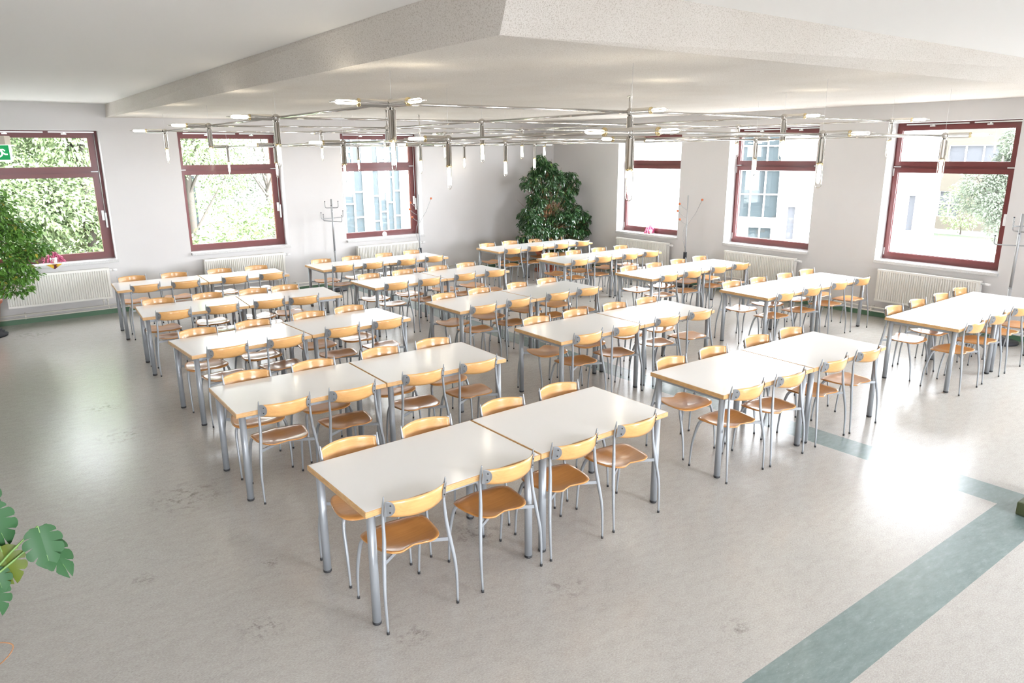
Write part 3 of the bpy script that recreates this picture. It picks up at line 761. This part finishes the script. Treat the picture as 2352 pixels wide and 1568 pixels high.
# ---- monstera at the lower left, mostly outside the frame
def monstera_leaf(bm, base_p, direction, normal, L_, W_, cuts, mi=0, seed=0, curl=.25):
    """heart-shaped leaf whose margin is slit into broad lobes, with a pale midrib"""
    rg = random.Random(seed)
    d = Vector(direction).normalized(); nrm = Vector(normal); nrm = (nrm-d*nrm.dot(d)).normalized(); s = d.cross(nrm)
    def P(u, v_):
        return Vector(base_p)+d*u*L_+s*v_*W_*.5+nrm*(-curl*L_*max(0, u)**2*.5+W_*(.10*abs(v_)-.16*v_*v_))
    # heart outline: angle from the tip, polar about the stalk point pushed a little inward
    def rim(a):           # a: 0 at the tip .. pi at the notch
        r = .52*(1+.10*cos(a))*(1-.42*max(0, (a-2.55)/.6)**2)
        if a < .5: r += .16*(1-a/.5)**1.6
        return (.44+r*cos(a)*1.05, r*sin(a)*1.9)
    for sd in (-1, 1):
        lobes = cuts; K = 5
        e = [pi*(.02+.96*(k/lobes)**.92) for k in range(lobes+1)]
        for k in range(lobes):
            a0, a1 = e[k], e[k+1]; gap = .09*(a1-a0) if 0 < k else 0
            slit0 = rg.uniform(.4, .6) if 0 < k < lobes-1 else .95; slit1 = rg.uniform(.4, .6) if k < lobes-2 else .95
            u0 = max(0, .95-.95*(a0/pi)**.8*1.12); u1 = max(0, .95-.95*(a1/pi)**.8*1.12)
            pr = None; n = 8
            for q in range(n+1):
                t_ = q/n; row = []
                for z in range(K+1):
                    f = z/K; a = a0+(a1-a0)*f
                    if t_ > slit0: a += (1-f)*gap*min(1, (t_-slit0)*3.5)
                    if t_ > slit1: a -= f*.09*(a1-a0)*min(1, (t_-slit1)*3.5)
                    ru, rv = rim(a); mu = u0+(u1-u0)*f
                    rnd = 1-.10*(abs(2*f-1)**3)*(t_**4)
                    tt = t_*rnd
                    row.append(bm.verts.new(P(mu+(ru-mu)*tt, sd*rv*tt)))
                if pr:
                    for z in range(K):
                        f_ = bm.faces.new((pr[z], pr[z+1], row[z+1], row[z])); f_.smooth = True; f_.material_index = mi
                pr = row
    f = [bm.verts.new(P(u, v_)+nrm*.0025) for u, v_ in ((0, 0.025), (.93, .008), (.93, -.008), (0, -.025))]
    bm.faces.new(f).material_index = 1
rt = Vector((RT[0])); upv = Vector(RT[1])
def at_px(x, y, dist):
    d = Vector(RT[0])*((x-1176)/1646.55) - Vector(RT[1])*((y-784)/1646.55) - Vector(RT[2])
    return Vector((0,0,CAMZ)) + d*dist
mroot_p = Vector((-.62, 3.35, 0))
root = empty('potted_monstera', mroot_p)
bm = bmesh.new(); pot(bm, .15, .2, .34, (0,0,.0)); link('pot', bm, M['terracotta'], root)
bm = bmesh.new(); lathe(bm, [(0,.305), (.17,.305), (.185,.3)], 28); link('soil', bm, M['soil'], root)
toc = Vector((.0, -.85, .5))
LV = [((.021,3.361,1.024), (.040,3.28,.845), .150, 5, 0), ((.031,3.38,.967), (.112,3.26,.80), .120, 5, 1), ((-.118,3.42,.955), (-.098,3.37,.775), .150, 5, 2),
      ((-.135,3.47,1.13), (-.088,3.42,.93), .150, 5, 3), ((-.17,3.5,1.24), (-.10,3.46,1.07), .15, 5, 7), ((-.175,3.43,.80), (-.155,3.37,.655), .13, 5, 4), ((-.15,3.4,.87), (-.135,3.36,.765), .10, 4, 6),
      ((-.66,3.2,1.1), (-.80,3.0,.9), .26, 6, 5), ((-.45,3.6,1.2), (-.40,3.7,.95), .26, 6, 8)]
leaves = [(p, Vector(q)-Vector(p), (Vector(q)-Vector(p)).length/1.2, w_, c_, sd) for p, q, w_, c_, sd in LV]
for p, d, L_, W_, cuts, sd in leaves:
    bm = bmesh.new(); base_p = Vector(p)-mroot_p
    monstera_leaf(bm, base_p, d, toc+Vector((.35*sin(sd*2.1), 0, .3*cos(sd*1.7))), L_, W_, cuts, 0, sd)
    lf = link('leaf', bm, [M['leaf_monstera_young'] if sd == 2 else M['leaf_monstera'], M['stem_green']], root)
    if sd == 2: lf['label'] = 'olive green younger leaf'
    bm = bmesh.new(); mdl = base_p*.5+Vector((0,0,.35)); 
    pth = catmull([(0,0,.3,.007), (base_p.x*.35, base_p.y*.35, .62+.1*(sd % 2), .006), (base_p.x*.75, base_p.y*.75, (base_p.z+.66)/2+.05, .005), (*base_p, .004)], 5)
    tube(bm, [q[:3] for q in pth], [q[3] for q in pth], 7); link('stalk', bm, M['stem_green'], root)
bm = bmesh.new(); pth = catmull([(.05,0,.31), (.25,.05,.52), (.40,.0,.565), (.465,.0,.545), (.475,.0,.51), (.42,.0,.46), (.3,.05,.40)], 6); tube(bm, pth, .003, 6); link('aerial_root', bm, M['bark'], root)
tag(root, 'monstera with split leaves at the lower left edge of the view', 'potted plant')

# ---- planter and leaves at the right edge
px_, py_ = 5.80, 1.38
root = empty('planter', (px_, py_, 0))
bm = bmesh.new(); bevbox(bm, -.16, .34, -.30, .20, 0, .10, .015); link('box', bm, mat('mossy_planter', (.07,.085,.035), .7), root)
bm = bmesh.new(); bevbox(bm, -.12, .30, -.26, .16, .10, .115, .005); link('soil', bm, M['soil'], root)
rng = random.Random(3); V, F = [], []
leaf_cloud(ellipsoid_samples(rng, (.25,-.15,.75), (.22,.2,.5), 260, .3), .07, .13, .45, rng, .2, (V, F)); link('foliage', (V, [], F), M['leaf_bright'], root)
bm = bmesh.new(); tube(bm, [(.15,-.1,.11), (.2,-.12,.5), (.25,-.15,1.1)], [.012,.01,.006], 8); link('stem', bm, M['bark'], root)
tag(root, 'low dark green planter corner at the right edge on the blue-green band', 'planter')

# ---- things on the window sills
def cactus(loc, label, seed, potted=True):
    rng = random.Random(seed); root = empty('potted_cactus', loc)
    bm = bmesh.new(); lathe(bm, [(0,0), (.042,0), (.052,.085), (.048,.085), (.044,.07), (0,.07)], 24); link('pot', bm, M['porcelain'], root)
    V, F = [], []; bm = bmesh.new()
    for k in range(26):
        a = rng.uniform(0, 2*pi); r = rng.uniform(.05, .13); h = rng.uniform(.05, .11)
        pts = [(0,0,.08), (cos(a)*r*.45, sin(a)*r*.25, .08+h), (cos(a)*r, sin(a)*r*.4, .06+h*.5), (cos(a)*r*1.1, sin(a)*r*.42, max(.02, .03+h*.1))]
        tube(bm, pts, [.004,.006,.006,.004], 5)
        for t_ in (.5, 1): 
            q = Vector(pts[2]).lerp(Vector(pts[3]), t_); V, F = leaf_cloud([(q, (cos(a), sin(a)*.3, -.6))]*2, .03, .05, .5, rng, .3, (V, F))
    link('stems', bm, M['pink'], root); link('flowers', (V, [], F), M['pink'], root)
    return tag(root, label, 'potted plant')
s1 = at_px(123, 603, 1)-Vector((0,0,CAMZ)); 
c1 = Vector((.945, 13.385, SILL+.003)); cactus(c1, 'pink flowering cactus in a white pot on the far left window sill', 2)
bm = bmesh.new()
quad(bm, ((.80,13.28,SILL+.0015),(1.09,13.28,SILL+.0015),(1.09,13.41,SILL+.0015),(.80,13.41,SILL+.0015)))
tag(link('doily', bm, M['doily']), 'white doily lying under the pink cactus pot', 'doily')
bm = bmesh.new()
bm.faces.new([bm.verts.new(p) for p in ((.82,13.252,SILL+.002), (1.04,13.252,SILL+.002), (1.04,13.30,SILL+.0012), (.82,13.30,SILL+.0012))])
bm.faces.new([bm.verts.new(p) for p in ((.82,13.2515,SILL+.002), (.93,13.250,SILL-.075), (1.04,13.2515,SILL+.002))])
tag(link('sunflower_cloth', bm, M['cloth']), 'sunflower patterned cloth whose corner hangs over the far left sill', 'cloth')
cactus(Vector((11.22, 10.28, SILL+.002)), 'pink cactus in a white pot on the glaring window sill right of the corner', 5)
bm = bmesh.new(); bmesh.ops.create_uvsphere(bm, u_segments=20, v_segments=14, radius=.048)
for q in bm.verts: q.co.z *= 1.1
o = link('ornament_ball', bm, M['porcelain'], None, True, (6.72, 13.36, SILL+.053)); tag(o, 'white egg shaped ornament on the sill of the third window', 'ornament')

# ------------------------------------------------------------------ coat stands
def coat_stand(loc, label, rz=0):
    root = empty('coat_stand', loc, rz); H = 1.72
    bm = bmesh.new(); cyl(bm, (0,0,.03), (0,0,.75), .021, 16); cyl(bm, (0,0,.75), (0,0,H), .018, 16); cyl(bm, (0,0,.742), (0,0,.757), .022, 16); link('pole', bm, M['lacegrey'], root)
    for k in range(4):
        for z, rr, ph in ((1.31 if k % 2 else 1.37, .26, k*pi/2), (1.56 if k % 2 else 1.49, .12, k*pi/2+pi/4)):
            c, s = cos(ph), sin(ph); pts = [(0,0,z), (c*(rr-.03), s*(rr-.03), z)]
            for q in range(1, 6):
                a = pi/2*q/5; pts.append((c*(rr-.03+.03*sin(a)), s*(rr-.03+.03*sin(a)), z+.03*(1-cos(a))))
            pts.append((c*rr, s*rr, z+.11))
            bm = bmesh.new(); tube(bm, pts, .0085, 10); h_ = link('hook', bm, M['lacegrey'], root)
            bm = bmesh.new(); cyl(bm, (c*rr, s*rr, z+.11), (c*rr, s*rr, z+.122), .010, 10); link('hook_cap', bm, M['black'], h_)
    bm = bmesh.new(); lathe(bm, [(0,0), (.19,0), (.20,.015), (.19,.035), (.03,.05), (0,.05)], 36); link('base', bm, M['black'], root)
    for z, r in ((.42, .15),):
        bm = bmesh.new(); tube(bm, [(r*cos(2*pi*k/28), r*sin(2*pi*k/28), z) for k in range(28)], .007, 8, closed=True)
        for k in range(3): a = 2*pi*k/3; cyl(bm, (0,0,z), (r*cos(a), r*sin(a), z), .004, 8)
        link('umbrella_ring', bm, M['black'], root)
    return tag(root, label, 'coat stand', 'grey hooked coat stands')
coat_stand((5.42, 12.88, 0), 'grey metal coat stand with curved hooks standing between two left wall windows', .3)
coat_stand((10.86, 3.55, 0), 'grey metal coat stand with curved hooks cut by the right edge', .3)
def twig_stand(loc, label, rz=0):
    root = empty('coat_stand', loc, rz)
    bm = bmesh.new(); cyl(bm, (0,0,.03), (0,0,1.73), .012, 12); link('pole', bm, M['lacegrey'], root)
    bm = bmesh.new(); cyl(bm, (0,0,.03), (0,0,.66), .034, 16); link('sleeve', bm, M['black'], root)
    for z, dx, dz in ((1.15, .26, .50), (1.18, -.13, .10), (1.30, -.18, .14), (1.45, -.15, .12)):
        bm = bmesh.new(); tube(bm, [(0,0,z), (dx*.6, 0, z+dz*.5), (dx, 0, z+dz)], .0045, 8); a = link('arm', bm, M['lacegrey'], root)
        bm = bmesh.new(); bmesh.ops.create_uvsphere(bm, u_segments=14, v_segments=10, radius=.022)
        for q in bm.verts: q.co += Vector((dx, 0, z+dz))
        link('ball', bm, M['orange'], a)
    bm = bmesh.new(); tube(bm, [(0,0,.7), (-.07,0,.95), (-.05,0,1.1), (0,0,1.2)], .004, 8); link('umbrella_bow', bm, M['lacegrey'], root)
    bm = bmesh.new(); lathe(bm, [(0,0), (.17,0), (.18,.02), (.05,.035), (0,.035)], 32); link('base', bm, M['black'], root)
    return tag(root, label, 'coat stand', 'twig shaped coat stands')
twig_stand((7.27, 12.9, 0), 'thin twig coat stand with orange balls at the glazed-facade window', -.6)
twig_stand((10.88, 9.03, 0), 'thin twig coat stand with orange balls against the right wall', -.9)

# ------------------------------------------------------------------ emergency exit sign
c = at_px(-8, 343, 7.6)
root = empty('exit_sign', c); root.rotation_euler = (0, 0, math.atan2(RT[0][1], RT[0][0]))
k = 7.6/1646.55; w2, zt, zs, zb = 33*k, 30*k, 10*k, -27*k
bm = bmesh.new(); bevbox(bm, -w2*.82, w2*.82, -.03, .06, zs, zt, .006); link('housing', bm, M['beige'], root)
bm = bmesh.new(); bevbox(bm, -w2, w2, -.012, .012, zb, zs, .006); pn = link('sign_panel', bm, M['sign_white'], root)
bm = bmesh.new(); quad(bm, ((-w2+.012,-.0125,zb+.016),(w2-.012,-.0125,zb+.016),(w2-.012,-.0125,zs-.004),(-w2+.012,-.0125,zs-.004))); link('green_field', bm, M['sign_green'], pn)
bm = bmesh.new()
def bar(a, b, r): cyl(bm, (a[0], -.0135, a[1]), (b[0], -.0135, b[1]), r, 8)
ox = w2-.075; oz = (zb+zs)/2+.008
bar((ox-.03, oz+.045), (ox-.03, oz+.0451), .012); bar((ox-.028, oz+.03), (ox-.012, oz-.005), .010); bar((ox-.012, oz-.005), (ox+.018, oz-.02), .008); bar((ox+.018, oz-.02), (ox+.04, oz-.02), .007)
bar((ox-.012, oz-.005), (ox-.022, oz-.03), .008); bar((ox-.022, oz-.03), (ox-.05, oz-.045), .007); bar((ox-.028, oz+.028), (ox, oz+.03), .006); bar((ox, oz+.03), (ox+.018, oz+.015), .006); bar((ox-.028, oz+.028), (ox-.05, oz+.015), .006); bar((ox-.05, oz+.015), (ox-.055, oz-.005), .006)
link('running_figure', bm, M['sign_white'], pn)
bm = bmesh.new(); cyl(bm, (-w2*.3, .01, zt), (-w2*.3, .01, ZC-c.z-.003), .012, 12); cyl(bm, (-w2*.3, .01, ZC-c.z-.02), (-w2*.3, .01, ZC-c.z-.003), .05, 20); link('ceiling_rod', bm, M['beige'], root)
tag(root, 'green and white running man emergency exit sign at the upper left edge', 'sign')

# ------------------------------------------------------------------ outside
GZ = -2.4
bm = bmesh.new(); quad(bm, ((-60,-60,GZ),(140,-60,GZ),(140,140,GZ),(-60,140,GZ)))
struct(link('ground_outside', bm, M['paving']), 'pale paving outside')
bm = bmesh.new()
for x0, x1, y0, y1 in ((-30, 14, 24, 60), (34.2, 39.5, 2, 13.9), (41, 47, 2, 20.5)): quad(bm, ((x0,y0,GZ+.02),(x1,y0,GZ+.02),(x1,y1,GZ+.02),(x0,y1,GZ+.02)))
tag(link('lawn', bm, M['grass']), 'green lawn outside the windows', 'grass', None, 'stuff')
def tree(loc, h, r, n, leafm, label, seed, ls=(.16,.30), zr=(.28,.62), blobsn=16):
    rng = random.Random(seed); root = empty('tree', (loc[0], loc[1], GZ)); V, F = [], []
    for k in range(blobsn):
        a = rng.uniform(0, 2*pi); q = rng.random()**.5*r*.72; z = h*(zr[0]+zr[1]*rng.random()); tp = 1-.45*abs(z/h-.5)
        leaf_cloud(ellipsoid_samples(rng, (cos(a)*q*tp, sin(a)*q*tp, z), (r*.42, r*.42, r*.34), n//blobsn, .4), ls[0], ls[1], .5, rng, .3, (V, F))
    V = [(x, max(y, YW+WT+.25-loc[1]), z) for x, y, z in V] if loc[1] > YW else V
    link('foliage', (V, [], F), leafm, root)
    bm = bmesh.new(); tube(bm, [(0,0,0), (.05,0,h*.4), (0,.05,h*.85)], [.16,.11,.04], 8)
    for k in range(10):
        a = rng.uniform(0, 2*pi); z0 = h*rng.uniform(.25,.6); tube(bm, [(0,0,z0), (cos(a)*r*.35, sin(a)*r*.35, z0+h*.12), (cos(a)*r*.75, sin(a)*r*.75, z0+h*.25)], [.05,.03,.012], 5, False)
    link('trunk', bm, M['trunk'], root)
    return tag(root, label, 'tree', 'trees outside the windows')
tree((-1.4, 19.8), 9.5, 2.6, 30000, M['tree_leaf'], 'leafy green tree filling the left part of the far left window', 11, (.08,.16), (.18,.6), 30)
tree((2.4, 21.6), 9.0, 2.6, 34000, M['tree_leaf'], 'leafy green tree filling the right part of the far left window', 12, (.08,.16), (.16,.65), 34)
tree((5.6, 24.5), 9.5, 2.0, 20000, M['tree_leaf'], 'green tree in the left part of the second window', 13, (.07,.14), (.18,.65), 24)
tree((9.4, 28.5), 9.5, 2.6, 20000, M['tree_pale'], 'pale airy tree in the right part of the second window', 14, (.07,.14), (.12,.7), 26)
tree((.9, 27.5), 10.5, 3.4, 24000, M['tree_leaf'], 'broad tree standing farther back behind the far left window', 17, (.11,.2), (.12,.65), 30)
tree((30.2, 10.4), 6.1, 1.6, 14000, mat('silvery_tree_leaf', (.10,.12,.085), .8), 'pale green tree at the right of the far right window', 15, (.07,.15))
def shrub(loc, r, h, label, seed, n=1400):
    rng = random.Random(seed); root = empty('shrub', (loc[0], loc[1], GZ)); V, F = leaf_cloud(ellipsoid_samples(rng, (0,0,h*.55), (r, r, h*.5), n, .5), .12, .22, .5, rng, .1)
    V = [(x, y, max(z, .02)) for x, y, z in V]
    link('foliage', (V, [], F), M['tree_leaf'], root); bm = bmesh.new(); cyl(bm, (0,0,0), (0,0,h*.6), .05, 8); link('stem', bm, M['trunk'], root)
    return tag(root, label, 'shrub', 'shrubs outside the windows')
shrub((5.0, 19.9), .8, 3.1, 'shrub low in the left of the second window', 21)
shrub((6.5, 22.0), .8, 3.3, 'low shrub at the bottom middle of the second window', 22)
shrub((8.1, 24.2), .8, 3.4, 'low shrub at the bottom right of the second window', 23)
shrub((47.5, 18.6), 1.3, 3.0, 'round shrub by the pale house in the far right window', 24)

def facade(name, label, origin, rz, W, H, cells, wallm, extra=()):
    """building: local x along the front, y into the building; cells = window groups (x0,x1,z0,z1,nx,nz,stagger,material)"""
    root = empty(name, (origin[0], origin[1], GZ), rz)
    bm = bmesh.new(); box(bm, 0, W, .3, 12, 0, H)
    # front skin with real openings in front of it
    xs = sorted(set([0, W]+[c[0] for c in cells]+[c[1] for c in cells])); zs = sorted(set([0, H]+[c[2] for c in cells]+[c[3] for c in cells]))
    for xa, xb in zip(xs, xs[1:]):
        for za, zb_ in zip(zs, zs[1:]):
            mx_, mz_ = (xa+xb)/2, (za+zb_)/2
            if not any(c[0] < mx_ < c[1] and c[2] < mz_ < c[3] for c in cells): box(bm, xa, xb, 0, .3, za, zb_)
    link('wall', bm, wallm, root)
    for x0, x1, z0, z1, nx, nz, stg, gm in cells:
        rg = random.Random(int(x0*10+z0)); bm = bmesh.new(); f = .06
        for k in range(nx+1): x = x0+(x1-x0)*k/nx; box(bm, x-f/2, x+f/2, .10, .2, z0, z1)
        for k in range(nx):
            xa, xb = x0+(x1-x0)*k/nx, x0+(x1-x0)*(k+1)/nx
            for q in range(nz+1):
                z = z0+(z1-z0)*q/nz + (((k*37) % 5-2)*.09*stg*(z1-z0)/nz if 0 < q < nz else 0); box(bm, xa, xb, .11, .19, z-f/2, z+f/2)
        fo = link('window', bm, M['render_white'], root)
        bm = bmesh.new(); quad(bm, ((x0,.2,z0),(x1,.2,z0),(x1,.2,z1),(x0,.2,z1))); link('pane', bm, gm, fo)
    return tag(root, label, 'building')
facade('glazed_building', 'building with tall grids of panes between white pillars, in the third window', (11.2, 33.5), radians(-6), 17, 13,
       [(0.3, 2.1, .9, 12, 4, 9, 2, M['dark_glass']), (2.5, 4.48, .9, 12, 4, 9, 2, M['dark_glass']), (4.93, 6.42, .9, 12, 4, 9, 2, M['dark_glass']), (7.5, 9.2, .9, 12, 4, 9, 2, M['dark_glass']), (11, 13, .9, 12, 4, 9, 2, M['dark_glass'])], M['render_white'])
facade('grey_building', 'pale building glimpsed between trees in the second window', (.5, 38), 0, 9.3, 9, [(.8, 3.0, 1, 4, 3, 2, 0, M['dark_glass']), (4.2, 5.2, 1.2, 3.6, 1, 1, 0, M['blind']), (6, 8.6, 1, 4, 3, 2, 0, M['dark_glass']), (.8, 8.6, 5.2, 7.6, 8, 2, 0, M['dark_glass'])], M['render_white'])
facade('white_building', 'white building seen through the middle window of the right wall', (27.123, 30.601), radians(-67), 17.6, 10,
       [(8.9, 10.9, 1.75, 8.6, 3, 6, 0, M['dark_glass']), (9.55, 10.7, .3, 1.3, 2, 1, 0, M['dark_glass']), (11.35, 11.75, .75, 2.35, 1, 1, 0, M['blind']), (16.45, 16.75, 1.4, 3.0, 1, 1, 0, M['blind'])], M['render_white'])
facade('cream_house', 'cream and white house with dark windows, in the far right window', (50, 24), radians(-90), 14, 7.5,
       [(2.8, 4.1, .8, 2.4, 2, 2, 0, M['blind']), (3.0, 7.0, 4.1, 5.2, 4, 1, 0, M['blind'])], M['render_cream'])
rk = None
for k in range(7):
    if rk is None:
        bm = bmesh.new(); pts = [(0,0,0), (0,0,.6)]+[(0, .35-.35*cos(a), .6+.25*sin(a)) for a in [pi*q/8 for q in range(1, 8)]]+[(0,.7,.6), (0,.7,0)]
        tube(bm, pts, .03, 8); rk = link('bike_rack', bm, M['alu']); o = rk
    else: o = rk.copy(); COL.objects.link(o)
    o.location = (31, 14.2-.62*k, GZ); o.rotation_euler = (0,0,radians(-60))
    tag(o, 'steel bicycle hoop outside the far right window, %s from the left in its row' % ('first second third fourth fifth sixth last'.split()[k]), 'bike rack', 'bicycle hoops outside')
